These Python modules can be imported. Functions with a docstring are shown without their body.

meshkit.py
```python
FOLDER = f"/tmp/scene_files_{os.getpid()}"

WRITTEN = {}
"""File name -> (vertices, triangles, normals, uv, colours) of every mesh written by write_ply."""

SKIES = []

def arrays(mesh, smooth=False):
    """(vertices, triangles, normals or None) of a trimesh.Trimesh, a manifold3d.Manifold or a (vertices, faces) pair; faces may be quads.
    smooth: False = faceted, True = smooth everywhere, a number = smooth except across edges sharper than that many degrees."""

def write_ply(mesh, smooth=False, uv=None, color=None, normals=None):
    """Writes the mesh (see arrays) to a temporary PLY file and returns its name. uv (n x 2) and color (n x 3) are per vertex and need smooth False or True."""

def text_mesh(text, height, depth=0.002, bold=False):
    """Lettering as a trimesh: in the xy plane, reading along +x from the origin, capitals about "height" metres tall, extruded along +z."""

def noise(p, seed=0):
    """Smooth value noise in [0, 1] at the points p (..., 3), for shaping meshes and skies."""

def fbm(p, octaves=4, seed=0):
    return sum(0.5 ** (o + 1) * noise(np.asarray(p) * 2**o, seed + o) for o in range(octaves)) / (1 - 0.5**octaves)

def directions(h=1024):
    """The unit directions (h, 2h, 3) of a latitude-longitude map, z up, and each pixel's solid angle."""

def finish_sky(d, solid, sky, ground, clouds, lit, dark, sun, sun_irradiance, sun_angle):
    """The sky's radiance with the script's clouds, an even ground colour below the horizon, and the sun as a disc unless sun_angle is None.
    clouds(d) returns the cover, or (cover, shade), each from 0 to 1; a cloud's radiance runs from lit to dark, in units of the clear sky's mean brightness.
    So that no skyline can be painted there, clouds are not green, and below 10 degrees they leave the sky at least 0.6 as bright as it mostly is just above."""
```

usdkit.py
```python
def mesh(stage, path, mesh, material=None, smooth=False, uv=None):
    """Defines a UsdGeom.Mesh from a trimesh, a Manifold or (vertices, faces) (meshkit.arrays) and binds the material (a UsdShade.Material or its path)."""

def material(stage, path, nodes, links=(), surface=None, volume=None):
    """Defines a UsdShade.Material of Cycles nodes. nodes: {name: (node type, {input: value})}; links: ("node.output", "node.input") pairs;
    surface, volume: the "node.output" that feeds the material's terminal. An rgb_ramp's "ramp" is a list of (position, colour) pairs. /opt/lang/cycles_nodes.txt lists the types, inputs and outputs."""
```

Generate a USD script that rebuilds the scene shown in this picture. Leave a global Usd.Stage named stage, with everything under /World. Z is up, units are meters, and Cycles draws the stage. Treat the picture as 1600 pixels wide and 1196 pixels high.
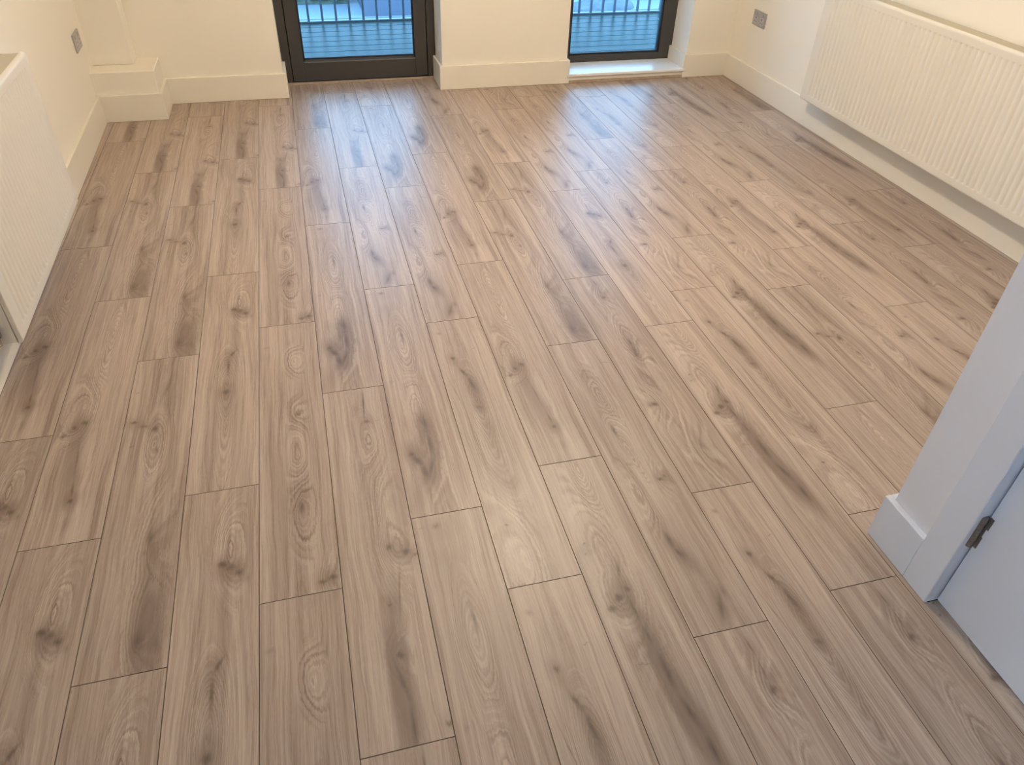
import math, random
import numpy as np, trimesh, usdkit
from pxr import Usd, UsdGeom, UsdLux, UsdShade, Sdf, Gf, Vt

stage = Usd.Stage.CreateInMemory()
UsdGeom.SetStageUpAxis(stage, UsdGeom.Tokens.z)
UsdGeom.SetStageMetersPerUnit(stage, 1.0)
UsdGeom.Xform.Define(stage, '/World')
UsdGeom.Scope.Define(stage, '/World/Looks')

# ------------------------------------------------------------------ camera, sky, lamps, exposure
EXPOSURE = 1.23
SKY_COLOR, SKY_POWER = (0.70, 0.83, 1.02), 1.2
PENDANT_COLOR, PENDANT_POWER = (1.0, 0.84, 0.63), 560.0
FILL_COLOR, FILL_POWER = (0.75, 0.88, 1.0), 2.4  # cool fill from an added panel behind the camera

cam = UsdGeom.Camera.Define(stage, '/World/camera')
cam.CreateFocalLengthAttr(26.105)
cam.CreateHorizontalApertureAttr(36.0)
cam.CreateVerticalApertureAttr(36.0 * 1196 / 1600)
cam.CreateClippingRangeAttr(Gf.Vec2f(0.05, 500))
cam.CreateExposureAttr(EXPOSURE)
R_, U_, F_ = (0.96638, -0.255365, 0.029959), (0.137616, 0.612135, 0.778686), (0.217188, 0.748385, -0.626698)
cam.AddTransformOp().Set(Gf.Matrix4d(*R_, 0, *U_, 0, -F_[0], -F_[1], -F_[2], 0, 0.27465, 0.0, 1.56247, 1))

dome = UsdLux.DomeLight.Define(stage, '/World/sky')
dome.CreateColorAttr(Gf.Vec3f(*SKY_COLOR))
dome.CreateIntensityAttr(SKY_POWER)

# ------------------------------------------------------------------ helpers
LOOKS = {}
def mat(name, nodes, links=(), surface='p.BSDF'):
    LOOKS[name] = usdkit.material(stage, '/World/Looks/' + name, nodes, links, surface=surface)
    return LOOKS[name]

def plain(name, color, rough=0.5, metallic=0.0, bump=0.0, scale=60.0, spec=0.5, vary=0.0):
    n = {'p': ('principled_bsdf', {'base_color': color, 'roughness': rough, 'metallic': metallic, 'specular_ior_level': spec})}
    l = []
    if bump or vary:
        n['g'] = ('geometry', {})
        n['n'] = ('noise_texture', {'scale': scale, 'detail': 3.0, 'roughness': 0.6})
        l.append(('g.position', 'n.vector'))
    if bump:
        n['b'] = ('bump', {'strength': bump, 'distance': 0.002})
        l += [('n.fac', 'b.height'), ('b.normal', 'p.normal')]
    if vary:
        n['r'] = ('rgb_ramp', {'ramp': [(0.25, tuple(c * (1 - vary) for c in color)), (0.75, tuple(min(1, c * (1 + vary)) for c in color))]})
        l += [('n.fac', 'r.fac'), ('r.color', 'p.base_color')]
    return mat(name, n, l)

USED = {}
def numbered(parent, name):
    k = (parent, name)
    i = USED.get(k, 0); USED[k] = i + 1
    return name if i == 0 else '%s_%03d' % (name, i)

def info(prim, label=None, category=None, group=None, kind=None):
    for k, v in (('label', label), ('category', category), ('group', group), ('kind', kind)):
        if v: prim.SetCustomDataByKey(k, v)
    return prim

def thing(name, loc=(0, 0, 0), rotz=0.0, **kw):
    path = '/World/' + numbered('/World', name)
    x = UsdGeom.Xform.Define(stage, path)
    x.AddTranslateOp().Set(Gf.Vec3d(*map(float, loc)))
    if rotz: x.AddRotateZOp().Set(float(rotz))
    info(x.GetPrim(), **kw)
    return path

LEAN = {'left': (0.013, -0.0139, 2.2), 'right': (0.0, -0.0082, 3.55)}   # the side walls are not quite square to the boards
def lean(mesh, side):
    if side is None: return mesh
    o, k, y0 = LEAN[side]
    if isinstance(mesh, tuple):
        v = np.array(mesh[0], float); v[:, 0] += o + k * (v[:, 1] - y0); return (v, mesh[1])
    m = mesh.copy(); v = np.array(m.vertices); v[:, 0] += o + k * (v[:, 1] - y0)
    return trimesh.Trimesh(v, m.faces, process=False)

def part(parent, name, mesh, look, smooth=False, uv=None, side=None, **kw):
    mesh = lean(mesh, side)
    path = parent + '/' + numbered(parent, name)
    m = usdkit.mesh(stage, path, mesh, LOOKS[look], smooth=smooth, uv=uv)
    info(m.GetPrim(), **kw)
    return path

def box(x0, x1, y0, y1, z0, z1, c=0.0):
    """A box; c chamfers every edge."""
    if c <= 0:
        b = trimesh.creation.box((x1 - x0, y1 - y0, z1 - z0)); b.apply_translation(((x0 + x1) / 2, (y0 + y1) / 2, (z0 + z1) / 2)); return b
    P = []
    for x, sx in ((x0, 1), (x1, -1)):
        for y, sy in ((y0, 1), (y1, -1)):
            for z, sz in ((z0, 1), (z1, -1)):
                P += [(x + sx * c, y + sy * c, z), (x + sx * c, y, z + sz * c), (x, y + sy * c, z + sz * c)]
    return trimesh.convex.convex_hull(np.array(P))

def join(*ms):
    return trimesh.util.concatenate([m for m in ms])

def cyl(a, b, r, n=16):
    return trimesh.creation.cylinder(radius=r, segment=np.array([a, b], float), sections=n)

def lathe(profile, n=28, loc=(0, 0, 0), axis='z'):
    m = trimesh.creation.revolve(np.array(profile, float), sections=n)
    if axis == 'x': m.apply_transform(trimesh.transformations.rotation_matrix(math.pi / 2, (0, 1, 0)))
    m.apply_translation(loc); return m

def ring_frame(x0, x1, z0, z1, y0, y1, wl, wr, wb, wt, c=0.002):
    """A rectangular frame in the xz plane: two stiles and two rails, mitred by overlap-free butts."""
    ms = [box(x0, x0 + wl, y0, y1, z0, z1, c), box(x1 - wr, x1, y0, y1, z0, z1, c),
          box(x0 + wl, x1 - wr, y0, y1, z1 - wt, z1, c)]
    if wb > 0: ms.append(box(x0 + wl, x1 - wr, y0, y1, z0, z0 + wb, c))
    return join(*ms)
PRINTS = {
 'T': ([(0.3681,0.09135,0.024,0.015,0,1), (0.3457,0.05779,0.015,0.027,0,0.7), (0.3236,0.02648,0.0135,0.021,0,0.9), (0.1739,0.02027,0.0075,0.015,0,0.6), (0.434,0.03298,0.0075,0.015,0,0.6), (0.4648,0.1063,0.03,0.009,0,0.7), (0.8117,0.1205,0.0675,0.0195,0,0.7), (0.8579,0.1128,0.0225,0.018,0,0.5), (1.119,0.1254,0.0675,0.027,0,0.75), (1.124,0.16,0.195,0.045,0,0.45), (0.997,0.1343,0.33,0.0525,0,0.4), (0.1645,0.1261,0.21,0.03,0,0.3), (0.1564,0.1112,0.1894,0.016,-0.1946,0.55), (0.3165,0.08806,0.07419,0.016,-0.0008652,0.55), (0.8936,0.06799,0.1617,0.0056,0.04657,0.5), (1.099,0.06238,0.1547,0.0056,-0.1046,0.5), (0.979,0.103,0.1063,0.0056,0.02119,0.45), (1.083,0.09191,0.06051,0.0056,-0.3376,0.45)],
  [(0.437,0.09565,0.13,0.0585,0,-0.035), (0.8512,0.1245,0.208,0.065,0,0.04), (1.119,0.1254,0.13,0.065,0,0.04)]),
 'E': ([(0.2627,0.1101,0.021,0.0225,0,1), (0.2945,0.1496,0.021,0.0165,0,0.9), (0.2765,0.1295,0.021,0.03,0,0.8), (0.3236,0.171,0.03,0.015,0,0.5), (0.7602,0.09399,0.024,0.021,0,0.9), (0.7128,0.09249,0.03,0.018,0,0.4), (0.8561,0.09701,0.3,0.075,0,0.4), (0.3899,0.113,0.15,0.036,0,0.4), (0.5321,0.08679,0.075,0.015,0,0.3), (0.4033,0.1134,0.156,0.0128,-0.01149,0.35), (0.5119,0.1165,0.02418,0.0128,0.3995,0.35), (0.543,0.1101,0.0416,0.0096,-0.4631,0.85), (0.6175,0.09847,0.08592,0.0096,-0.01907,0.85), (0.8771,0.1494,0.1998,0.0048,0.02635,0.5), (0.4198,0.09197,0.1716,0.0048,-0.04605,0.35), (0.4176,0.136,0.1535,0.0048,-0.06808,0.35)],
  [(0.2095,0.1232,0.156,0.052,0,0.06), (0.6919,0.09495,0.143,0.0585,0,-0.05), (0.9325,0.09942,0.26,0.0494,0,-0.035)]),
 'C': ([(0.1359,0.02316,0.018,0.033,0,0.45), (0.2233,0.1142,0.03,0.015,0,0.35), (0.5126,0.1158,0.021,0.021,0,0.7), (0.5369,0.1417,0.006,0.027,0,0.4), (0.909,0.1122,0.045,0.0165,0,0.9), (0.8473,0.1148,0.015,0.0165,0,0.5), (1.164,0.177,0.0165,0.021,0,1), (1.172,0.1518,0.015,0.024,0,0.8), (0.8969,0.06098,0.45,0.0525,0,0.35), (1.072,0.1645,0.3,0.045,0,0.2), (0.3944,0.1123,0.1444,0.0096,-0.01818,0.45), (1.023,0.1103,0.04189,0.008,0.1277,0.5)],
  [(0.909,0.1122,0.143,0.0455,0,0.05), (0.5126,0.1158,0.078,0.039,0,0.025), (0.729,0.1112,0.156,0.039,0,-0.03), (0.2306,0.114,0.078,0.039,0,0.03), (1.166,0.1676,0.065,0.039,0,0.02)]),
 'D': ([(0.03939,0.06178,0.0225,0.0195,0,0.7), (0.04164,0.02002,0.006,0.021,0,0.5), (0.1572,0.06752,0.15,0.0525,0,0.35), (0.5996,0.02859,0.0195,0.0165,0,0.5), (0.8231,0.09701,0.03,0.0135,0,0.8), (0.8625,0.1011,0.015,0.015,0,0.7), (0.9568,0.04127,0.024,0.018,0,0.9), (1.046,0.07417,0.0375,0.0165,0,0.7), (0.9077,0.07501,0.18,0.045,0,0.45), (1.136,0.02541,0.15,0.0525,0,0.3), (0.3394,0.09885,0.0845,0.0112,0.02099,0.75), (0.8263,0.1018,0.06474,0.0112,0.006536,0.9), (0.9224,0.1018,0.09351,0.0112,-0.004156,0.9), (1.021,0.08642,0.07305,0.0112,-0.3511,0.9), (0.9825,0.05306,0.05434,0.0192,0.4308,0.9), (1.033,0.06842,0.05023,0.0192,0.1407,0.9), (1.137,0.0681,0.08988,0.008,-0.1107,0.6)],
  [(0.402,0.08919,0.169,0.065,0,-0.045), (0.7159,0.09256,0.13,0.0325,0,0.03), (0.9199,0.08607,0.182,0.052,0,0.03)]),
 'G': ([(0.1681,0.1262,0.015,0.015,0,0.8), (0.1657,0.1567,0.006,0.021,0,0.5), (0.6713,0.128,0.021,0.015,0,0.9), (0.6984,0.1691,0.0195,0.021,0,0.95), (0.7159,0.1926,0.0105,0.015,0,0.7), (0.847,0.1074,0.009,0.0135,0,0.7), (0.989,0.1131,0.0165,0.015,0,1), (1.173,0.1918,0.015,0.018,0,0.7), (0.9025,0.1078,0.375,0.0375,0,0.35), (1.069,0.1032,0.27,0.03,0,0.35), (1.141,0.09272,0.21,0.033,0,0.3), (0.08114,0.1242,0.1186,0.0064,-0.05058,0.95), (0.8117,0.136,0.147,0.0056,-0.1161,0.7), (1.054,0.1086,0.08479,0.0128,0.2125,0.75), (1.161,0.118,0.0935,0.0128,-0.02434,0.75), (0.2898,0.1151,0.09682,0.0096,0.1718,0.35), (0.3954,0.1224,0.07512,0.0096,-0.06511,0.35), (0.6152,0.023,0.2019,0.0048,-0.02976,0.5)],
  [(0.25,0.1271,0.117,0.0455,0,-0.04), (0.5913,0.1324,0.208,0.065,0,0.055), (0.6842,0.1457,0.065,0.065,0,0.02), (0.989,0.1131,0.065,0.039,0,0.02)]),
 'F': ([(0.07845,0.03436,0.018,0.0195,0,0.6), (0.2319,0.05457,0.018,0.015,0,0.95), (0.1896,0.1395,0.006,0.015,0,0.6), (0.5073,0.08886,0.015,0.024,0,0.7), (0.4249,0.08325,0.12,0.042,0,0.55), (0.6084,0.09269,0.15,0.045,0,0.5), (0.7982,0.0801,0.18,0.045,0,0.45), (0.8488,0.0853,0.045,0.021,0,0.4), (1.006,0.04912,0.009,0.009,0,0.9), (0.3158,0.07489,0.05496,0.0112,0.2862,0.85), (0.3837,0.08891,0.06335,0.0112,0.1334,0.85), (0.4057,0.02729,0.169,0.0048,0.1485,0.6), (0.6314,0.04064,0.1774,0.0048,-0.02604,0.6), (1.078,0.1794,0.173,0.0048,0.02256,0.45), (0.14,0.05747,0.1277,0.0192,0.09026,0.4)],
  [(0.4509,0.0856,0.156,0.0585,0,-0.055), (0.6736,0.08474,0.208,0.065,0,-0.03), (1.126,0.07227,0.26,0.078,0,0.06)]),
 'P': ([(0.7133,0.08093,0.018,0.018,0,0.95), (0.7377,0.0542,0.018,0.018,0,0.8), (0.7613,0.02672,0.015,0.0195,0,0.8), (0.6516,0.06361,0.09,0.03,0,0.3), (1.046,0.09678,0.015,0.012,0,0.95), (1.13,0.1001,0.075,0.024,0,0.5), (0.8644,0.06519,0.27,0.045,0,0.3), (0.05777,0.09548,0.2116,0.008,-0.08669,0.4), (0.2241,0.08613,0.04885,0.008,0.08788,0.4), (0.8817,0.08519,0.1331,0.0064,0.08387,0.7), (1,0.09482,0.05334,0.0064,0.07378,0.7), (0.9671,0.01673,0.1187,0.0048,0.1284,0.4), (1.135,0.09824,0.09457,0.016,-0.05613,0.55)],
  [(0.2262,0.09522,0.156,0.039,0,-0.04), (0.63,0.06928,0.156,0.0585,0,0.06), (0.7377,0.0542,0.065,0.065,0,0.02), (0.4652,0.08397,0.104,0.039,0,-0.02)]),
 'Q': ([(0.4654,0.0957,0.015,0.015,0,0.9), (0.4882,0.06502,0.021,0.0195,0,0.95), (0.5079,0.03751,0.018,0.021,0,0.85), (0.6356,0.106,0.006,0.024,0,0.5), (0.3039,0.03672,0.0075,0.0075,0,0.8), (0.3367,0.02834,0.0075,0.0075,0,0.8), (0.729,0.09818,0.15,0.03,0,0.5), (0.8476,0.1198,0.225,0.045,0,0.4), (0.6989,0.08505,0.3,0.075,0,0.3), (0.4072,0.09455,0.06407,0.0064,-0.2398,0.75), (0.5237,0.08984,0.07775,0.0096,0.04058,0.75), (0.6013,0.093,0.05087,0.0096,0.04058,0.75), (0.6948,0.1013,0.09222,0.016,0.01136,0.85), (0.7986,0.1108,0.08466,0.016,0.18,0.85), (0.8815,0.1214,0.06099,0.016,0.04868,0.85), (0.666,0.05582,0.04245,0.0048,1.523,0.6), (0.1264,0.1263,0.1181,0.0096,-0.02822,0.4)],
  [(0.3805,0.08063,0.286,0.065,0,0.06), (0.04719,0.109,0.117,0.039,0,-0.04), (0.4882,0.06502,0.065,0.065,0,0.02)]),
 'R': ([(0.04682,0.09719,0.045,0.015,0,0.4), (0.6244,0.06998,0.012,0.03,0,0.5), (0.7064,0.1332,0.015,0.015,0,0.9), (0.6941,0.1513,0.012,0.012,0,0.7), (0.3192,0.09334,0.06,0.024,0,0.3), (0.9666,0.07995,0.045,0.0195,0,0.6), (1.098,0.1287,0.045,0.021,0,0.6), (1.134,0.1102,0.075,0.03,0,0.5), (1.032,0.09476,0.33,0.045,0,0.4), (0.8421,0.1541,0.3,0.045,0,0.2), (0.4777,0.07492,0.05818,0.0096,0.002592,0.9), (0.9172,0.06567,0.05019,0.0128,0.03486,0.85), (0.9628,0.07393,0.03641,0.0128,0.395,0.85), (1.132,0.1058,0.09111,0.016,-0.3237,0.7), (0.263,0.1039,0.1135,0.0064,0.02659,0.3), (0.1362,0.1731,0.03558,0.0064,1.278,0.6)],
  [(0.3192,0.09334,0.143,0.039,0,0.04), (0.5872,0.08492,0.182,0.039,0,-0.045), (0.7371,0.05752,0.13,0.0455,0,0.04), (0.7064,0.1332,0.065,0.039,0,0.02)]),
 'S': ([(0.1636,0.118,0.0195,0.0195,0,0.95), (0.5435,0.09986,0.03,0.012,0,0.8), (0.8149,0.05448,0.021,0.0195,0,0.9), (0.8172,0.03853,0.009,0.027,0,0.6), (0.3519,0.1006,0.045,0.015,0,0.3), (1.012,0.1224,0.15,0.0375,0,0.4), (0.9319,0.0882,0.045,0.018,0,0.4), (0.05251,0.12,0.05027,0.0064,0.04411,0.7), (0.1127,0.1201,0.04805,0.0064,-0.04486,0.7), (0.4701,0.1073,0.03782,0.0096,-0.04782,0.8), (0.5261,0.1031,0.0585,0.0096,-0.08935,0.8), (0.8697,0.06587,0.07433,0.008,0.4015,0.35), (1.034,0.1242,0.07739,0.0192,0.2724,0.5), (1.113,0.1331,0.06716,0.0192,-0.07839,0.5)],
  [(0.1636,0.118,0.078,0.052,0,0.03), (0.5156,0.1076,0.208,0.0455,0,0.05), (0.8149,0.05448,0.091,0.052,0,0.03), (0.6096,0.1126,0.13,0.052,0,-0.03), (1.054,0.1148,0.195,0.065,0,0.03)]),
}
# ------------------------------------------------------------------ materials
plain('wall_paint', (0.87, 0.815, 0.705), 0.55, bump=0.06, scale=220.0, spec=0.3)
plain('ceiling_paint', (0.85, 0.83, 0.80), 0.7, spec=0.2)
plain('trim_paint', (0.83, 0.775, 0.665), 0.32, spec=0.45)
plain('sill_paint', (0.84, 0.83, 0.81), 0.25)
plain('partition_cool_cast', (0.68, 0.685, 0.735), 0.55, bump=0.05, scale=220.0, spec=0.3)  # blue cast of the cool light is mixed into this wall colour
plain('partition_trim', (0.63, 0.66, 0.735), 0.35, bump=0.03, scale=300.0)  # copy of the trim paint, darkened and blued to carry the cool light
plain('door_paint', (0.655, 0.69, 0.775), 0.38, bump=0.04, scale=400.0)  # white door with the cool light tinted into its colour
plain('radiator_enamel', (0.745, 0.70, 0.61), 0.30)
plain('radiator_grille', (0.50, 0.45, 0.34), 0.5)  # darker enamel tone: shade of the open radiator top put into colour
plain('radiator_inner', (0.55, 0.53, 0.48), 0.5)
plain('brushed_steel', (0.46, 0.44, 0.43), 0.42, metallic=0.55)
plain('socket_insert', (0.50, 0.47, 0.45), 0.45)
plain('pin_dark', (0.05, 0.05, 0.05), 0.6)
plain('hinge_metal', (0.22, 0.19, 0.17), 0.45, metallic=0.6, bump=0.3, scale=300.0)
plain('chrome', (0.55, 0.52, 0.48), 0.22, metallic=1.0)
plain('aluminium_grey', (0.055, 0.050, 0.045), 0.42, bump=0.05, scale=900.0)
plain('gasket_black', (0.012, 0.018, 0.03), 0.6)
plain('brass_plastic', (0.85, 0.84, 0.80), 0.4)
plain('underlay', (0.06, 0.042, 0.03), 0.9)
plain('joint_shadow', (0.05, 0.03, 0.02), 0.9)
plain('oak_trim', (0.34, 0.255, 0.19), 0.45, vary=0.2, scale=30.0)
plain('deck_composite', (0.026, 0.056, 0.056), 0.30, bump=0.02, scale=40.0, vary=0.08, spec=0.02)
plain('rail_paint', (0.09, 0.11, 0.14), 0.4)
plain('concrete_slab', (0.35, 0.36, 0.37), 0.8, vary=0.1, scale=3.0)
plain('pale_paving', (0.19, 0.235, 0.27), 0.7, vary=0.05, scale=0.4)
plain('shed_cladding', (0.075, 0.092, 0.125), 0.6, vary=0.08, scale=1.5)
plain('hedge_leaf', (0.060, 0.085, 0.060), 0.7, vary=0.35, scale=8.0)
plain('soil_dark', (0.10, 0.12, 0.14), 0.9, vary=0.3, scale=6.0)
plain('stick_pale', (0.6, 0.62, 0.62), 0.5)
mat('bulb_glow', {'e': ('emission', {'color': PENDANT_COLOR, 'strength': PENDANT_POWER})}, surface='e.emission')
mat('panel_glow', {'e': ('emission', {'color': FILL_COLOR, 'strength': FILL_POWER})}, surface='e.emission')
mat('window_glass', {'t': ('transparent_bsdf', {'color': (0.58, 0.81, 0.96)}), 'g': ('glossy_bsdf', {'color': (0.9, 0.95, 1.0), 'roughness': 0.0}),
                     'f': ('fresnel', {'IOR': 1.45}), 'm': ('mix_closure', {})},
    [('f.fac', 'm.fac'), ('t.BSDF', 'm.closure1'), ('g.BSDF', 'm.closure2')], surface='m.closure')

mat('clear_glass', {'t': ('transparent_bsdf', {'color': (0.9, 0.95, 0.97)}), 'g': ('glossy_bsdf', {'color': (0.95, 0.97, 1.0), 'roughness': 0.0}),
                     'f': ('fresnel', {'IOR': 1.45}), 'm': ('mix_closure', {})},
    [('f.fac', 'm.fac'), ('t.BSDF', 'm.closure1'), ('g.BSDF', 'm.closure2')], surface='m.closure')

# laminate prints: each is one board picture of the range, with its own knots (dark) and swellings of the grain (relief)
def wood(name, dark, relief, seed):
    N, Lk = {}, []
    def node(kind, ins, **conn):
        k = 'n%d' % len(N); N[k] = (kind, ins)
        for sock, src in conn.items(): Lk.append((src, k + '.' + sock))
        return k
    def math_(op, a, b=None, c=None):
        ins, conn = {'math_type': op}, {}
        for s, x in (('value1', a), ('value2', b), ('value3', c)):
            if x is None: continue
            if isinstance(x, str): conn[s] = x
            else: ins[s] = float(x)
        return node('math', ins, **conn) + '.value'
    tc = node('texture_coordinate', {})
    uv = tc + '.UV'
    # ragged edges: displace the picture coordinates a little
    m0 = node('mapping', {'mapping_type': 'point', 'scale': (7.0, 26.0, 1.0), 'location': (seed * 3.1, seed * 1.7, seed)}, vector=uv)
    w0 = node('noise_texture', {'scale': 1.0, 'detail': 2.0, 'roughness': 0.55}, vector=m0 + '.vector')
    m0b = node('mapping', {'mapping_type': 'point', 'scale': (60.0, 200.0, 1.0), 'location': (seed * 1.1, seed * 2.7, seed)}, vector=uv)
    w0b = node('noise_texture', {'scale': 1.0, 'detail': 1.0}, vector=m0b + '.vector')
    sc = node('mapping', {'mapping_type': 'point', 'scale': (0.030, 0.008, 0.0), 'location': (-0.015, -0.004, 0.0)}, vector=w0 + '.color')
    scb = node('mapping', {'mapping_type': 'point', 'scale': (0.012, 0.005, 0.0), 'location': (-0.006, -0.0025, 0.0)}, vector=w0b + '.color')
    d1 = node('mix', {'mix_type': 'add', 'fac': 1.0}, color1=uv, color2=sc + '.vector')
    d2 = node('mix', {'mix_type': 'add', 'fac': 1.0}, color1=d1 + '.color', color2=scb + '.vector')
    uvd = d2 + '.color'
    def blob(src, cu, cv, su, sv, ang):
        m = node('mapping', {'mapping_type': 'texture', 'location': (cu, cv, 0.0), 'rotation': (0.0, 0.0, ang), 'scale': (su, sv, 1.0)}, vector=src)
        return node('gradient_texture', {'gradient_type': 'spherical'}, vector=m + '.vector') + '.fac'
    # height field whose contours are the growth rings
    rnd = random.Random(seed)
    vc = 0.099 + rnd.uniform(-0.012, 0.012)
    mw = node('mapping', {'mapping_type': 'point', 'scale': (2.2, 3.0, 1.0), 'location': (seed * 5.3, seed * 2.1, seed * 0.7)}, vector=uv)
    wn = node('noise_texture', {'scale': 1.0, 'detail': 2.5, 'roughness': 0.5}, vector=mw + '.vector')
    d3 = node('mapping', {'mapping_type': 'point', 'scale': (5.0, 12.0, 1.0), 'location': (seed * 2.3, seed * 4.1, seed)}, vector=uv)
    d3n = node('noise_texture', {'scale': 1.0, 'detail': 2.0, 'roughness': 0.5}, vector=d3 + '.vector') + '.fac'
    v0 = node('separate_xyz', {}, vector=uv)
    u = v0 + '.x'
    v = math_('multiply_add', math_('subtract', d3n, 0.5), 0.010, v0 + '.y')
    dv = math_('subtract', v, vc)
    hv = math_('sqrt', math_('multiply_add', dv, dv, 0.0016))
    h = math_('multiply_add', math_('subtract', wn + '.fac', 0.5), 0.040, hv)
    mask = None
    for cu, cv, su, sv, ang, a in relief:
        b = blob(uvd, cu, cv, su * 1.45, sv, ang)
        h = math_('multiply_add', b, a * 1.3, h)
        mask = b if mask is None else math_('maximum', mask, b)
    cj = node('combine_xyz', {'z': seed * 1.9}, x=math_('multiply', v, 330.0), y=math_('multiply', u, 55.0))
    hj = node('noise_texture', {'scale': 1.0, 'detail': 1.0}, vector=cj + '.vector') + '.fac'
    h = math_('multiply_add', math_('subtract', hj, 0.5), 0.0045, h)
    def rings(fh, fu, det, off):
        cx = node('combine_xyz', {'z': seed * 1.37 + off}, x=math_('multiply', h, fh), y=math_('multiply', u, fu))
        return node('noise_texture', {'scale': 1.0, 'detail': det, 'roughness': 0.55}, vector=cx + '.vector') + '.fac'
    r1 = rings(38.0, 0.7, 1.0, 0.0)
    r2 = rings(140.0, 1.1, 2.0, 7.0)
    r3 = rings(420.0, 2.5, 1.0, 13.0)
    cf = node('combine_xyz', {'z': seed * 0.37}, x=math_('multiply', v, 900.0), y=math_('multiply', u, 14.0))
    fib = node('noise_texture', {'scale': 1.0, 'detail': 2.0, 'roughness': 0.6}, vector=cf + '.vector') + '.fac'
    cl = node('combine_xyz', {'z': seed * 0.91}, x=math_('multiply', v, 16.0), y=math_('multiply', u, 1.6))
    low = node('noise_texture', {'scale': 1.0, 'detail': 2.0}, vector=cl + '.vector') + '.fac'
    cs = node('combine_xyz', {'z': seed * 0.53}, x=math_('multiply', v, 42.0), y=math_('multiply', u, 1.1))
    streak = node('noise_texture', {'scale': 1.0, 'detail': 2.0, 'roughness': 0.55}, vector=cs + '.vector') + '.fac'
    cg = node('combine_xyz', {'z': seed * 0.77}, x=math_('multiply', v, 300.0), y=math_('multiply', u, 4.0))
    grain = node('noise_texture', {'scale': 1.0, 'detail': 2.0, 'roughness': 0.6}, vector=cg + '.vector') + '.fac'
    t = math_('multiply_add', math_('subtract', r1, 0.5), 0.50, 0.54)
    t = math_('multiply_add', math_('subtract', r2, 0.5), 0.66, t)
    t = math_('multiply_add', math_('subtract', r3, 0.5), 0.42, t)
    t = math_('multiply_add', math_('subtract', fib, 0.5), 0.50, t)
    t = math_('multiply_add', math_('subtract', low, 0.5), 0.45, t)
    t = math_('multiply_add', math_('subtract', streak, 0.5), 0.60, t)
    t = math_('multiply_add', math_('subtract', grain, 0.5), 0.45, t)
    ph = math_('multiply_add', r1, 9.0, math_('multiply', h, 800.0))
    amp = math_('multiply', node('map_range', {'range_type': 'smoothstep', 'from_min': 0.02, 'from_max': 0.55, 'to_min': 0.0, 'to_max': 0.15, 'clamp': True}, value=mask) + '.result', math_('multiply_add', grain, 1.2, 0.3))
    t = math_('multiply_add', math_('sine', ph), amp, t)
    ramp = node('rgb_ramp', {'ramp': WOOD_RAMP}, fac=t)
    # knots, checks and dark heart streaks: small ones sharp, large ones a soft browning
    ks, kb = None, None
    halos = [(cu, cv, su * 2.2 + 0.02, max(sv * 2.0, 0.034), ang, a * 0.38) for cu, cv, su, sv, ang, a in dark if sv <= 0.033 and su * sv <= 0.0035 and a > 0.62]
    for cu, cv, su, sv, ang, a in list(dark) + halos:
        b = math_('multiply', blob(uvd, cu, cv, su, sv, ang), a)
        if sv > 0.033 or su * sv > 0.0035: kb = b if kb is None else math_('add', kb, b)
        else: ks = b if ks is None else math_('maximum', ks, b)
    col = ramp + '.color'
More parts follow.
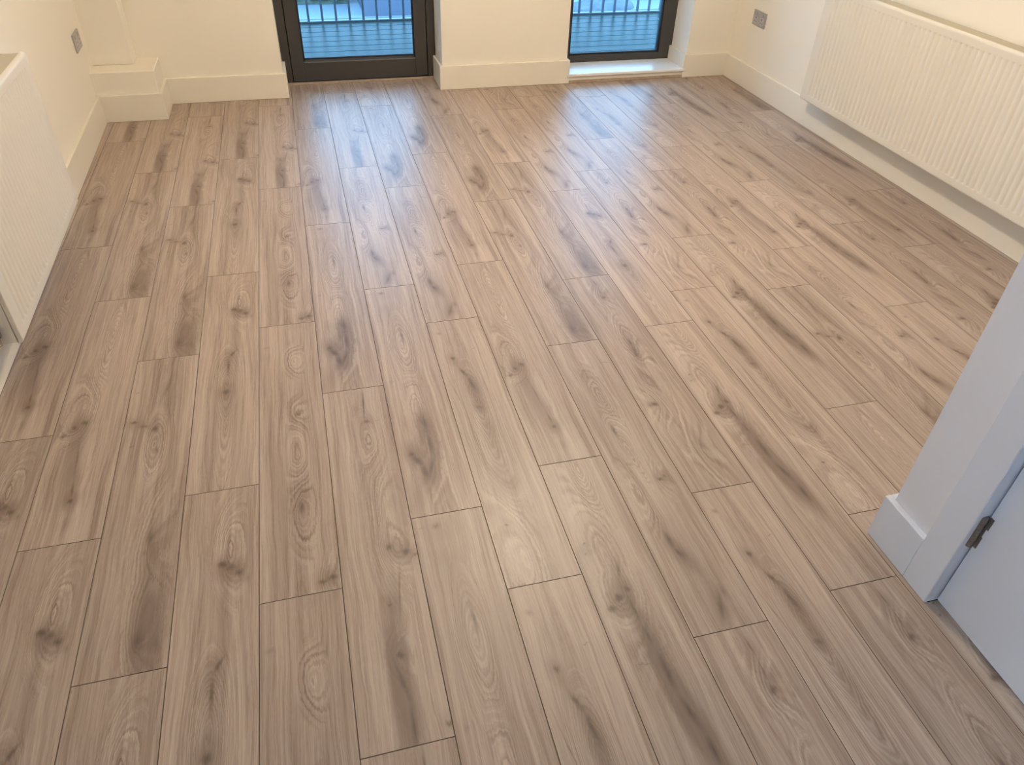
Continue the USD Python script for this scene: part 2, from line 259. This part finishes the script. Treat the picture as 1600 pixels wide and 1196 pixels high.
    if kb:
        kf = node('map_range', {'range_type': 'smoothstep', 'from_min': 0.0, 'from_max': 0.75, 'to_min': 0.0, 'to_max': 0.80, 'clamp': True},
                  value=math_('multiply', kb, math_('multiply_add', grain, 1.1, math_('multiply_add', r2, 1.5, -0.35)))) + '.result'
        col = node('mix', {'mix_type': 'mix', 'color2': WOOD_HEART}, fac=kf, color1=col) + '.color'
    if ks:
        nn = math_('multiply_add', r3, 0.7, 0.65)
        kf = node('map_range', {'range_type': 'smoothstep', 'from_min': 0.12, 'from_max': 0.95, 'to_min': 0.0, 'to_max': 0.88, 'clamp': True}, value=math_('multiply', ks, nn)) + '.result'
        col = node('mix', {'mix_type': 'mix', 'color2': WOOD_KNOT}, fac=kf, color1=col) + '.color'
    oi = node('object_info', {})
    tone = node('map_range', {'from_min': 0.0, 'from_max': 1.0, 'to_min': 0.93, 'to_max': 1.05}, value=oi + '.random') + '.result'
    hs = node('hsv', {'hue': 0.5, 'saturation': 1.0, 'fac': 1.0}, value=tone, color=col)
    # painted V groove: the chamfer carries the dark edge colour of the board
    uvs = node('separate_xyz', {}, vector=uv)
    e1 = math_('minimum', uvs + '.y', math_('subtract', PW - GAP, uvs + '.y'))
    e2 = math_('minimum', uvs + '.x', math_('subtract', PL - GAP, uvs + '.x'))
    edge = math_('less_than', math_('minimum', e1, e2), CHAMFER * 0.95)
    fin = node('mix', {'mix_type': 'mix', 'color2': (0.165, 0.112, 0.080)}, fac=edge, color1=hs + '.color')
    bp = node('bump', {'strength': 0.16, 'distance': 0.0006}, height=math_('multiply_add', r3, 0.5, fib))
    rg = node('map_range', {'from_min': 0.2, 'from_max': 0.8, 'to_min': 0.45, 'to_max': 0.35}, value=fib)
    N['p'] = ('principled_bsdf', {'specular_ior_level': 0.5})
    Lk.extend([(fin + '.color', 'p.base_color'), (bp + '.normal', 'p.normal'), (rg + '.result', 'p.roughness')])
    mat(name, N, Lk)

PW, PL, GAP, CHAMFER = 0.198, 1.20198, 0.0004, 0.0010
WOOD_RAMP = [(0.06, (0.182, 0.129, 0.101)), (0.34, (0.307, 0.228, 0.180)), (0.58, (0.410, 0.319, 0.258)), (0.90, (0.515, 0.424, 0.354))]
WOOD_HEART = (0.190, 0.132, 0.100)
WOOD_KNOT = (0.115, 0.075, 0.055)
for i, (nm, (dk, rl)) in enumerate(sorted(PRINTS.items())):
    wood('laminate_print_' + 'abcdefghijkl'[i], dk, rl, i * 3.7 + 1.3)
PRINT_LOOK = {nm: 'laminate_print_' + 'abcdefghijkl'[i] for i, nm in enumerate(sorted(PRINTS))}

# ------------------------------------------------------------------ room dimensions (metres)
XL, XR, YB = -0.823, 3.203, 4.928            # left wall, right wall, window wall (plaster faces)
BT, BH = 0.018, 0.147                        # skirting thickness and height
YG = 5.17                                    # inner face of door and window frames
YO = 5.29                                    # outer face of the window wall
DX0, DX1 = 0.167, 1.157                      # balcony door opening
WX0, WX1 = 2.000, 2.868                      # window opening
HC = 2.45                                    # ceiling height
HO = 2.15                                    # head of the openings
PX, PY = 1.615, 1.003                        # partition: face towards the room and its free end
YR = -2.6                                    # rear of the open-plan room

# ------------------------------------------------------------------ floor
fl = thing('floor', label='greige oak-look laminate plank floor across the whole room', kind='structure')
part(fl, 'underlay', join(box(XL, PX + 0.15, YR, PY, -0.02, -0.0085), box(XL, XR, PY, YB, -0.02, -0.0085), box(DX0, DX1, YB, YG + 0.02, -0.02, -0.0085)), 'underlay')

OUTLINE = [(XL - 0.02, YR + 0.006, PX - 0.006, PY), (XL - 0.02, PY, XR - 0.006, YB - 0.006), (DX0 + 0.006, YB - 0.006, DX1 - 0.006, YG - 0.004),
           (PX - 0.006, 0.021, PX + 0.07, 0.789)]
import shapely
from shapely.geometry import Polygon, box as sbox
room = shapely.union_all([sbox(*o) for o in OUTLINE]).buffer(1e-6, join_style=2)

def plank_mesh(poly, x_left, y_far, z_lift):
    ring = np.array(shapely.geometry.polygon.orient(poly).exterior.coords)[:-1]
    n = len(ring); c = CHAMFER
    ins = []
    for i in range(n):
        a, b, d = ring[i - 1], ring[i], ring[(i + 1) % n]
        e1, e2 = (b - a) / np.linalg.norm(b - a), (d - b) / np.linalg.norm(d - b)
        n1, n2 = np.array([-e1[1], e1[0]]), np.array([-e2[1], e2[0]])
        ins.append(b + c * (n1 + n2) / max(1 + n1 @ n2, 0.2))
    ins = np.array(ins)
    tri = [(0, k, k + 1) for k in range(1, n - 1)] if n == 4 else trimesh.creation.triangulate_polygon(Polygon(ins), engine='earcut')[1]
    if n != 4:
        tv, tri = trimesh.creation.triangulate_polygon(Polygon(ins), engine='earcut')
        near = [int(np.argmin(((ins - q) ** 2).sum(1))) for q in tv]
        tri = [tuple(near[i] for i in t) for t in tri]
    V = np.vstack([np.c_[ring, np.full(n, -0.008 + z_lift)], np.c_[ring, np.full(n, -c + z_lift)], np.c_[ins, np.full(n, z_lift)]])
    Fc = []
    for i in range(n):
        j = (i + 1) % n
        Fc += [(i, j, n + j), (i, n + j, n + i), (n + i, n + j, 2 * n + j), (n + i, 2 * n + j, 2 * n + i)]
    for t in tri:
        a, b, d = (ins[k] for k in t)
        if (b[0] - a[0]) * (d[1] - a[1]) - (b[1] - a[1]) * (d[0] - a[0]) < 0: t = (t[0], t[2], t[1])
        Fc.append(tuple(2 * n + k for k in t))
    UV = np.c_[y_far - V[:, 1], V[:, 0] - x_left]
    return (V, np.array(Fc)), UV

JOINT = {-5: 1.15, -4: 1.9232, -3: 1.4751, -2: 1.0515, -1: 1.5794, 0: 1.1719, 1: 0.7437, 2: 1.3542, 3: 1.073, 4: 1.4689, 5: 0.8375, 6: 1.2648, 7: 0.8773,
         8: 2.29 - PL, 9: 1.5056, 10: 3.4221 - 2 * PL, 11: 2.5161 - PL, 12: 2.0023 - PL, 13: 2.678 - PL, 14: 2.416 - PL, 15: 2.98 - 2 * PL, 16: 2.0 - PL}
SEQ = {-5: 'EPTP', -4: 'EPPG', -3: 'EPTG', -2: 'ETTG', -1: 'EEEG', 0: 'CCCG', 1: 'GGDP', 2: 'DDRG', 3: 'FFRD', 4: 'QPPD', 5: 'SRTD', 6: 'FSTP', 7: 'SQER',
       8: 'QFSR', 9: 'PQRT', 10: 'RTSF', 11: 'QRPF', 12: 'SFQR', 13: 'PSFQ', 14: 'RQPS', 15: 'FPSQ', 16: 'SQRP'}
rng = random.Random(5)
for col in range(-5, 17):
    x0, x1 = col * PW, col * PW + PW
    for k in range(-3, 4):
        yn = JOINT[col] + k * PL; yf = yn + PL
        p = room.intersection(sbox(x0 + GAP / 2, yn + GAP / 2, x1 - GAP / 2, yf - GAP / 2))
        for g in getattr(p, 'geoms', [p]):
            if g.is_empty or g.area < 4e-4: continue
            g = g.simplify(1e-5)
            # k = -1 is the board whose far end is the nearest listed joint
            nm = SEQ[col][k + 1] if -1 <= k <= 2 else rng.choice('SQRFPT')
            mesh, UV = plank_mesh(g, x0 + GAP / 2, yf - GAP / 2, rng.uniform(-0.0001, 0.0001))
            part(fl, 'plank', mesh, PRINT_LOOK[nm], uv=UV)

# ------------------------------------------------------------------ walls, ceiling
def wall(name, *boxes, look='wall_paint', label=None, side=None):
    path = '/World/' + name
    usdkit.mesh(stage, path, lean(join(*[box(*b) for b in boxes]), side), LOOKS[look])
    info(stage.GetPrimAtPath(path), label=label, kind='structure')
RW0, RW1, RZ0, RZ1 = -1.40, 0.0, 0.95, 2.05   # added unseen side window, source of the cool light from the left
wall('wall_left', (XL - 0.15, XL, RW1, YO, -0.02, HC), (XL - 0.15, XL, YR, RW0, -0.02, HC), (XL - 0.15, XL, RW0, RW1, -0.02, RZ0), (XL - 0.15, XL, RW0, RW1, RZ1, HC), label='cream painted left wall behind the left radiator', side='left')
wall('wall_right', (XR, XR + 0.15, PY, YO, -0.02, HC), label='cream painted right wall behind the long radiator', side='right')
wall('wall_back', (XL - 0.04, DX0, YB, YO, -0.02, HC), (DX1, WX0, YB, YO, -0.02, HC), (WX1, XR, YB, YO, -0.02, HC), (DX0, DX1, YB, YO, HO, HC), (WX0, WX1, YB, YO, HO, HC),
     label='cream painted window wall with the balcony door and the tall window')
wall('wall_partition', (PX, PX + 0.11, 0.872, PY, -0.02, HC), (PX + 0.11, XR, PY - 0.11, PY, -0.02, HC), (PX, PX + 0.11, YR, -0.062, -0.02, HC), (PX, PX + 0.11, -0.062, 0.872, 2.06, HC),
     look='partition_cool_cast', label='partition wall end with cool light tinted into its paint, beside the white flush door')
wall('wall_rear', (XL - 0.15, PX + 0.15, YR - 0.12, YR, -0.02, HC), label='painted rear wall of the open-plan room')
wall('ceiling', (XL - 0.15, XR + 0.15, YR - 0.12, YO, HC, HC + 0.12), look='ceiling_paint', label='white painted ceiling')

# pipe boxing in the far left corner
bx = thing('trim_1', label='cream painted pipe boxing stepped into the far left corner', kind='structure')
part(bx, 'low_boxing', box(XL - 0.04, -0.517, 4.661, YB, 0.0, 0.267, 0.004), 'wall_paint')
part(bx, 'tall_boxing', box(XL - 0.04, -0.632, 4.80, YB, 0.267, HC, 0.003), 'wall_paint')

# ------------------------------------------------------------------ skirting boards
def skirt(name, look, label, *boards, side=None):
    t = thing(name, label=label, kind='structure')
    for b in boards: part(t, 'board', box(*b, 0.0, BH, 0.0018), look, side=side)
yb = YB - BT
skirt('baseboard_left', 'trim_paint', 'cream square-edged skirting board along the left wall', (XL, XL + BT, YR, 4.643), side='left')
skirt('baseboard_back', 'trim_paint', 'cream skirting boards along the window wall and around the corner boxing',
      (XL - 0.04, -0.499, 4.643, 4.661), (-0.517, -0.499, 4.661, yb), (-0.517, DX0 + BT, yb, YB), (DX0, DX0 + BT, YB, YG),
      (DX1 - BT, WX0 + BT, yb, YB), (DX1 - BT, DX1, YB, YG), (WX1 - BT, XR - BT - 0.008, yb, YB))
skirt('baseboard_right', 'trim_paint', 'cream skirting board along the right wall under the long radiator', (XR - BT, XR, PY + BT, YB), side='right')
skirt('baseboard_partition', 'partition_trim', 'skirting board with cool light tinted into its paint, wrapped round the partition end', (PX - BT, PX, 0.872, PY + BT), (PX, XR, PY, PY + BT), (PX - BT, PX, YR, -0.062))

# ------------------------------------------------------------------ balcony door
d1 = thing('door_1', label='dark grey aluminium glazed balcony door in its deep white reveal', kind='structure')
part(d1, 'frame', ring_frame(DX0, DX1, 0.0, HO, YG, YG + 0.07, 0.052, 0.052, 0.0, 0.052), 'aluminium_grey')
part(d1, 'frame_rebate', ring_frame(DX0 + 0.045, DX1 - 0.045, 0.0, HO - 0.045, YG + 0.056, YG + 0.072, 0.03, 0.03, 0.0, 0.03, 0.001), 'aluminium_grey')
part(d1, 'threshold', box(DX0 + 0.052, DX1 - 0.052, YG + 0.012, YG + 0.075, -0.008, 0.016, 0.002), 'aluminium_grey')
SX0, SX1 = DX0 + 0.056, DX1 - 0.056
part(d1, 'sash', ring_frame(SX0, SX1, 0.020, HO - 0.056, YG + 0.004, YG + 0.054, 0.078, 0.078, 0.110, 0.085), 'aluminium_grey')
gx0, gx1, gz0, gz1 = SX0 + 0.078, SX1 - 0.078, 0.130, HO - 0.141
bead = [trimesh.convex.convex_hull(np.array([(gx0, YG + 0.004, gz0), (gx1, YG + 0.004, gz0), (gx0, YG + 0.022, gz0), (gx1, YG + 0.022, gz0), (gx0 + .012, YG + 0.022, gz0 + 0.014), (gx1 - .012, YG + 0.022, gz0 + 0.014), (gx0, YG + 0.006, gz0 + 0.004), (gx1, YG + 0.006, gz0 + 0.004)]))]
part(d1, 'glazing_bead', bead[0], 'aluminium_grey')
part(d1, 'gasket', ring_frame(gx0, gx1, gz0 + 0.002, gz1, YG + 0.024, YG + 0.034, 0.010, 0.010, 0.022, 0.010, 0.001), 'gasket_black')
part(d1, 'pane', box(gx0 + 0.002, gx1 - 0.002, YG + 0.036, YG + 0.040, gz0 + 0.002, gz1 - 0.002), 'window_glass')
part(d1, 'handle', join(box(SX1 - 0.055, SX1 - 0.023, YG - 0.008, YG + 0.004, 0.95, 1.10, 0.003), cyl((SX1 - 0.039, YG - 0.008, 1.03), (SX1 - 0.039, YG - 0.045, 1.03), 0.009), box(SX1 - 0.16, SX1 - 0.03, YG - 0.055, YG - 0.04, 1.02, 1.04, 0.005)), 'brushed_steel')
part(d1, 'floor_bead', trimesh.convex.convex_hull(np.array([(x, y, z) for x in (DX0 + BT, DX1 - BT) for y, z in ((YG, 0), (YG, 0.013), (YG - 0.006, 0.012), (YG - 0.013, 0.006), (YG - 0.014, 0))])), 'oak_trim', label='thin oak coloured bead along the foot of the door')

# ------------------------------------------------------------------ tall window
w1 = thing('window_1', label='tall fixed window with dark grey frame and low white sill', kind='structure')
SZ = 0.059
part(w1, 'frame', ring_frame(WX0 - 0.02, WX1 + 0.02, SZ - 0.03, HO, YG, YG + 0.07, 0.115, 0.115, 0.075, 0.07), 'aluminium_grey')
wx0, wx1, wz0, wz1 = WX0 + 0.095, WX1 - 0.095, SZ + 0.045, HO - 0.07
part(w1, 'gasket', ring_frame(wx0, wx1, wz0, wz1, YG + 0.012, YG + 0.030, 0.012, 0.012, 0.010, 0.012, 0.001), 'gasket_black')
part(w1, 'pane', box(wx0 + 0.002, wx1 - 0.002, YG + 0.032, YG + 0.036, wz0 + 0.002, wz1 - 0.002), 'window_glass')
part(w1, 'window_sill', box(WX0 + 0.001, WX1 - 0.001, YB - 0.022, YG, SZ - 0.020, SZ, 0.004), 'sill_paint', label='low glossy white sill board')
part(w1, 'sill_riser', box(WX0 + 0.001, WX1 - 0.001, YB - 0.010, YB + 0.012, 0.0, SZ - 0.020, 0.001), 'trim_paint')
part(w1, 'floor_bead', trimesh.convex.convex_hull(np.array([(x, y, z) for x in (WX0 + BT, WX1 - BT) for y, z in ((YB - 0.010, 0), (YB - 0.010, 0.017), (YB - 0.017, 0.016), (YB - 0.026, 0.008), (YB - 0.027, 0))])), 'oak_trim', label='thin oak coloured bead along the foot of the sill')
part(w1, 'reveal_skirting', box(WX1 - BT, WX1, YB, YG, SZ, BH, 0.0018), 'trim_paint')
part(w1, 'reveal_skirting', box(WX0, WX0 + BT, YB, YG, SZ, BH, 0.0018), 'trim_paint')

w2 = thing('window_2', label='added unseen side window of the rear room, giving cool light from the left', kind='structure')  # window added out of view to cool the partition and door
def turn(m): return m.apply_transform(trimesh.transformations.rotation_matrix(math.pi / 2, (0, 0, 1))).apply_translation((XL - 0.05, 0, 0))
part(w2, 'frame', turn(ring_frame(RW0, RW1, RZ0, RZ1, 0, 0.06, 0.05, 0.05, 0.05, 0.05)), 'aluminium_grey', side='left')
part(w2, 'pane', turn(box(RW0 + 0.05, RW1 - 0.05, 0.03, 0.034, RZ0 + 0.05, RZ1 - 0.05)), 'clear_glass', side='left')

# ------------------------------------------------------------------ white flush door in the partition
LX = PX - BT
d2 = thing('door_2', label='closed white flush door with cool light tinted into its paint, beside the partition end', kind='structure')
def lining_leg(y0, y1): return box(LX, PX + 0.128, y0, y1, 0.0, 2.06, 0.002)
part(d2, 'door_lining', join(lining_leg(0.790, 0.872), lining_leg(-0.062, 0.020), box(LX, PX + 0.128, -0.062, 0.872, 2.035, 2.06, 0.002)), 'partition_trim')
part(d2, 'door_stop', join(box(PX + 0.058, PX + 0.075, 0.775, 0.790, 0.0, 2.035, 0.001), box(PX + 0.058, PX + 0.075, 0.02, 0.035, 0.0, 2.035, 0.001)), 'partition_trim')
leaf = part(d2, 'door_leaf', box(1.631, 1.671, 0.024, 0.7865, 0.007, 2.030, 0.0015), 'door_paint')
for hz in (0.268, 1.05, 1.83):
    kn = [cyl((1.620, 0.7885, hz - 0.048 + i * 0.0195), (1.620, 0.7885, hz - 0.048 + i * 0.0195 + 0.0185), 0.0072, 14) for i in range(5)]
    plate = join(box(1.6175, 1.6305, 0.7885, 0.7900, hz - 0.05, hz + 0.05, 0.0005), box(1.6295, 1.6314, 0.776, 0.785, hz - 0.05, hz - 0.012, 0.0005), box(1.6295, 1.6314, 0.779, 0.785, hz - 0.012, hz + 0.015, 0.0005), box(1.6295, 1.6314, 0.774, 0.785, hz + 0.015, hz + 0.05, 0.0005))
    hg = part(d2, 'hinge', plate, 'hinge_metal', label='dull brown metal butt hinge' if hz < 0.5 else None)
    part(hg, 'knuckle', join(*kn), 'hinge_metal', smooth=40)
hd = part(d2, 'handle', join(lathe([(0, 0), (0.026, 0), (0.026, 0.006), (0.022, 0.009), (0, 0.009)], loc=(1.631, 0.085, 1.0), axis='x').apply_transform(np.eye(4)), cyl((1.631, 0.085, 1.0), (1.582, 0.085, 1.0), 0.009), cyl((1.585, 0.080, 1.0), (1.585, 0.20, 1.0), 0.009)), 'brushed_steel', smooth=40)

# ------------------------------------------------------------------ radiators
base_part = part
def radiator(x_wall, x_front, y0, y1, z0, label, valve_end):
    """Panel radiator on a side wall: ribbed front panel, shade-toned top plate, side covers, brackets, valve."""
    s = 1 if x_front < x_wall else -1           # s = +1: hangs on the right wall, faces -x
    X = lambda d: x_front + s * d               # d = depth behind the front plane
    def bx(d0, d1, ya, yb_, za, zb, c=0.0):
        a, b = sorted((X(d0), X(d1))); return box(a, b, ya, yb_, za, zb, c)
    side = 'right' if s > 0 else 'left'
    def part(*a, **k): return base_part(*a, side=side, **k)
    t = thing('radiator', loc=(0, 0, 0), label=label, category='radiator')
    H = 0.600; z1 = z0 + H; Ln = y1 - y0
    # front panel as a height field: flat margins, rounded top and bottom, pressed vertical grooves
    pitch = 0.0333
    nr = int((Ln - 0.10) / pitch)
    ya = (y0 + y1) / 2 - nr * pitch / 2
    ys = [y0, y0 + 0.0015, y0 + 0.004]
    for k in range(nr):
        b = ya + k * pitch
        ys += [b + pitch * f for f in (0.0, 0.14, 0.28, 0.40, 0.5, 0.60, 0.72, 0.86)]
    ys += [ya + nr * pitch, y1 - 0.004, y1 - 0.0015, y1]
    ys = np.array(sorted(set(np.round(ys, 6))))
    zs = np.array([0, 0.002, 0.006, 0.012, 0.036, 0.039, 0.042, 0.045, 0.2, 0.4, 0.555, 0.558, 0.561, 0.564, 0.586, 0.592, 0.597, 0.600])
    def depth(y, z):
        e = min(z, H - z); d = 0.0
        if e < 0.012: d += 0.012 - math.sqrt(max(0, 0.012 ** 2 - (0.012 - e) ** 2))
        ey = min(y - y0, y1 - y)
        if ey < 0.004: d += 0.004 - math.sqrt(max(0, 0.004 ** 2 - (0.004 - ey) ** 2))
        if ya <= y <= ya + nr * pitch:
            ph = ((y - ya) / pitch) % 1.0
            w = 0.5 - 0.5 * math.cos(2 * math.pi * ph); w = w ** 1.6
            q = min(max((e - 0.036) / 0.009, 0), 1); q = q * q * (3 - 2 * q)
            d += 0.0038 * w * q
        return d
    V = np.array([(X(depth(y, z)), y, z0 + z) for z in zs for y in ys]); ny = len(ys)
    Fq = []
    for j in range(len(zs) - 1):
        for i in range(ny - 1):
            a = j * ny + i; q = (a, a + 1, a + ny + 1, a + ny)
            Fq.append(q if s < 0 else q[::-1])
    # returns: top, bottom and end folds going back 14 mm
    back = X(0.016); base = len(V)
    rim = [i for i in range(ny)] + [j * ny + ny - 1 for j in range(1, len(zs))] + [(len(zs) - 1) * ny + i for i in range(ny - 2, -1, -1)] + [j * ny for j in range(len(zs) - 2, 0, -1)]
    V = np.vstack([V, np.array([(back, V[r][1], V[r][2]) for r in rim])])
    m = len(rim)
    for k in range(m):
        q = (rim[k], base + k, base + (k + 1) % m, rim[(k + 1) % m])
        Fq.append(q if s < 0 else q[::-1])
    part(t, 'front_panel', (V, np.array(Fq)), 'radiator_enamel', smooth=50)
    D = abs(x_wall - x_front) - 0.001
    dback = D - 0.012
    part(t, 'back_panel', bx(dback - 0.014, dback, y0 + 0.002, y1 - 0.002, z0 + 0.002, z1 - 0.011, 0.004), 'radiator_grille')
    part(t, 'convector', join(*[bx(0.018, dback - 0.016, y0 + 0.05 + k * 0.025, y0 + 0.052 + k * 0.025, z0 + 0.03, z1 - 0.03) for k in range(int((Ln - 0.1) / 0.025))]), 'radiator_inner', kind='stuff')
    for ye, nm in ((y0, 0), (y1, 1)):
        part(t, 'side_cover', bx(0.014, dback, ye if nm == 0 else ye - 0.0015, ye + 0.0015 if nm == 0 else ye, z0 + 0.006, z1 - 0.011), 'radiator_enamel')
    # plain plate between the two panels, coloured darker as shade of the open top
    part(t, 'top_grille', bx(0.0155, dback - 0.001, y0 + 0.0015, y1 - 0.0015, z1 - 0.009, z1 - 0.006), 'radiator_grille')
    for yk in (y0 + 0.18, y1 - 0.18):
        part(t, 'wall_bracket', bx(dback - 0.002, D, yk - 0.015, yk + 0.015, z0 + 0.06, z1 - 0.06), 'radiator_inner')
    yv = y0 - 0.028 if valve_end == 0 else y1 + 0.028
    ey = y0 if valve_end == 0 else y1
    dv = D * 0.5
    xv = X(dv)
    vb = part(t, 'valve', join(cyl((xv, ey + (0.01 if valve_end == 0 else -0.01), z0 + 0.045), (xv, yv, z0 + 0.045), 0.010), cyl((xv, yv, z0 + 0.018), (xv, yv, z0 + 0.062), 0.0125),
                             cyl((xv, ey - (0.004 if valve_end == 0 else -0.004), z0 + 0.045), (xv, ey - (0.014 if valve_end == 0 else -0.014), z0 + 0.045), 0.0145, 6)), 'chrome', smooth=40, label='small chrome radiator valve')
    part(vb, 'valve_cap', lathe([(0, 0), (0.016, 0), (0.0175, 0.004), (0.0175, 0.030), (0.014, 0.036), (0, 0.036)], loc=(xv, yv, z0 + 0.062)), 'brass_plastic', smooth=40)
    part(t, 'pipe', cyl((xv, yv, z0 + 0.045), (X(D), yv, z0 + 0.045), 0.0075), 'chrome', smooth=40)
    return t
radiator(XR, 3.080, 1.86, 3.852, 0.183, 'long cream ribbed panel radiator on the right wall beside the window', 0)
radiator(XL, -0.700, 2.225, 3.265, 0.143, 'shorter cream ribbed panel radiator on the left wall near the corner boxing', 0)

# ------------------------------------------------------------------ double sockets
def socket(x_wall, s, yc, zc, label):
    """s = -1: on the right wall facing -x; +1: on the left wall facing +x."""
    side = 'right' if s < 0 else 'left'
    def part(*a, **k): return base_part(*a, side=side, **k)
    t = thing('wall_socket', label=label, category='socket')
    def bx(d0, d1, ya, yb_, za, zb, c=0.0):
        a, b = sorted((x_wall + s * d0, x_wall + s * d1)); return box(a, b, yc + ya, yc + yb_, zc + za, zc + zb, c)
    part(t, 'face_plate', bx(0.0, 0.009, -0.074, 0.074, -0.044, 0.044, 0.002), 'brushed_steel')
    for q in (-0.037, 0.037):
        part(t, 'outlet_insert', bx(0.0085, 0.0098, q - 0.027, q + 0.027, -0.030, 0.012, 0.0006), 'socket_insert')
        pins = [bx(0.0092, 0.0101, q - 0.004, q + 0.004, -0.002, 0.006)] + [bx(0.0092, 0.0101, q + o - 0.0035, q + o + 0.0035, -0.022, -0.017) for o in (-0.011, 0.011)]
        part(t, 'pin_holes', join(*pins), 'pin_dark')
        part(t, 'rocker_switch', bx(0.0085, 0.0125, q - 0.012 , q + 0.012, 0.017, 0.034, 0.001), 'brushed_steel')
socket(XR, -1, 4.626, 0.432, 'grey double socket on the right wall between window corner and radiator')
socket(XL, 1, 4.600, 0.448, 'grey double socket on the left wall beside the corner boxing')

# ------------------------------------------------------------------ pendant lamp, added fill panel
pl = thing('pendant_lamp', loc=(1.25, 2.95, 0), label='bare bulb pendant hanging from the middle of the ceiling', category='lamp')
part(pl, 'ceiling_rose', lathe([(0, HC - 0.03), (0.02, HC - 0.03), (0.045, HC - 0.012), (0.05, HC), (0, HC)]), 'brass_plastic', smooth=40)
part(pl, 'cord', cyl((0, 0, HC - 0.15), (0, 0, HC - 0.025), 0.003, 8), 'brass_plastic')
part(pl, 'lamp_holder', lathe([(0, HC - 0.21), (0.019, HC - 0.21), (0.019, HC - 0.17), (0.012, HC - 0.15), (0, HC - 0.15)]), 'brass_plastic', smooth=40)
part(pl, 'bulb', trimesh.creation.icosphere(subdivisions=3, radius=0.042).apply_translation((0, 0, HC - 0.248)), 'bulb_glow', smooth=True)
hl = thing('ceiling_light', loc=(-0.1, -1.2, 0), label='added unseen ceiling panel giving cool fill to the near floor and partition', category='lamp')  # lamp added out of view as cool fill for the near end
part(hl, 'frame', ring_frame(-0.31, 0.31, -0.31, 0.31, 0, 0.03, 0.02, 0.02, 0.02, 0.02).apply_transform(trimesh.transformations.rotation_matrix(math.pi / 2, (1, 0, 0))).apply_translation((0, 0, HC - 0.03)), 'brass_plastic')
part(hl, 'diffuser', box(-0.29, 0.29, -0.29, 0.29, HC - 0.022, HC - 0.010), 'panel_glow')

# ------------------------------------------------------------------ balcony and outside
ZD = -0.03
dk = thing('balcony_deck', label='wet blue-grey composite board balcony floor outside the door', category='balcony')
yy = 5.30; bw = 0.1435
while yy < 6.90:
    part(dk, 'deck_board', box(-3.2, 8.2, yy, yy + bw - 0.006, ZD - 0.024, ZD, 0.0025), 'deck_composite'); yy += bw
part(dk, 'slab', box(-3.3, 8.3, 5.29, 6.93, -0.28, ZD - 0.026), 'concrete_slab')
rl = thing('balcony_railing', label='dark flat-bar metal railing along the balcony edge', category='railing')
YRL = 6.885
part(rl, 'bottom_rail', box(-3.2, 8.2, YRL - 0.02, YRL + 0.02, ZD + 0.004, ZD + 0.016, 0.002), 'rail_paint')
part(rl, 'handrail', box(-3.2, 8.2, YRL - 0.025, YRL + 0.025, 1.06, 1.10, 0.004), 'rail_paint')
for k in range(-28, 64):
    x = 0.396 + k * 0.1128
    part(rl, 'bar', box(x - 0.009, x + 0.009, YRL - 0.009, YRL + 0.009, ZD + 0.016, 1.06), 'rail_paint')
st = thing('stick', label='thin pale stick lying on the wet balcony boards outside the window', category='stick')
part(st, 'shaft', cyl((3.42, 6.60, ZD + 0.008), (3.66, 6.72, ZD + 0.008), 0.008, 8), 'stick_pale')
gr = '/World/ground'
usdkit.mesh(stage, gr, box(-60, 90, 6.95, 140, -3.2, -3.0), LOOKS['pale_paving'])
info(stage.GetPrimAtPath(gr), label='pale paved yard below the balcony', kind='structure')
rs = np.random.RandomState(3)
def hedge(x0, x1, y0, y1, h, label):
    b = box(x0, x1, y0, y1, -3.0, -3.0 + h)
    b = b.subdivide_to_size(0.28)
    v = np.array(b.vertices)
    import meshkit
    n = meshkit.noise(v * 5.0, 4) - 0.5
    n2 = meshkit.noise(v * 5.0 + 40, 9) - 0.5
    v[:, 1] += 0.25 * n * (v[:, 2] > -2.95); v[:, 2] += np.where(v[:, 2] > -2.6, 0.15 * n2, 0)
    t = thing('hedge', label=label, category='hedge')
    part(t, 'foliage', trimesh.Trimesh(v, b.faces), 'hedge_leaf', kind='stuff')
hedge(-8.0, 1.72, 21.6, 23.0, 1.5, 'clipped dark green hedge beyond the yard seen through the balcony door')
hedge(8.75, 22.0, 21.9, 23.4, 1.5, 'clipped dark green hedge beyond the yard seen through the window')
sh = thing('shed', loc=(0, 0, -3.0), label='low blue-grey shed beyond the railing seen through the balcony door', category='shed')
part(sh, 'wall', box(1.98, 6.2, 20.2, 23.0, 0, 2.6), 'shed_cladding')
part(sh, 'roof', box(1.8, 6.4, 20.0, 23.2, 2.6, 2.75, 0.03), 'shed_cladding')
hp = thing('soil_heap', label='low dark heap on the pale yard seen through the window bars', category='heap')
hm = trimesh.creation.icosphere(subdivisions=3, radius=1.0)
hv = np.array(hm.vertices); hv[:, 2] = np.maximum(hv[:, 2], 0); hv *= (1.0, 0.5, 0.22); hv[:, 2] *= 1 + 0.5 * hv[:, 0]
part(hp, 'mound', trimesh.Trimesh(hv + (8.2, 20.4, -3.0), hm.faces), 'soil_dark', smooth=True)

usdkit.mesh(stage, '/World/ceiling_balcony', box(-3.3, 8.3, YO + 0.01, 6.95, 2.55, 2.75), LOOKS['ceiling_paint'])  # unseen slab added to block high sky and shorten the floor glow
info(stage.GetPrimAtPath('/World/ceiling_balcony'), label='added unseen soffit that cuts off the high sky light', kind='structure')
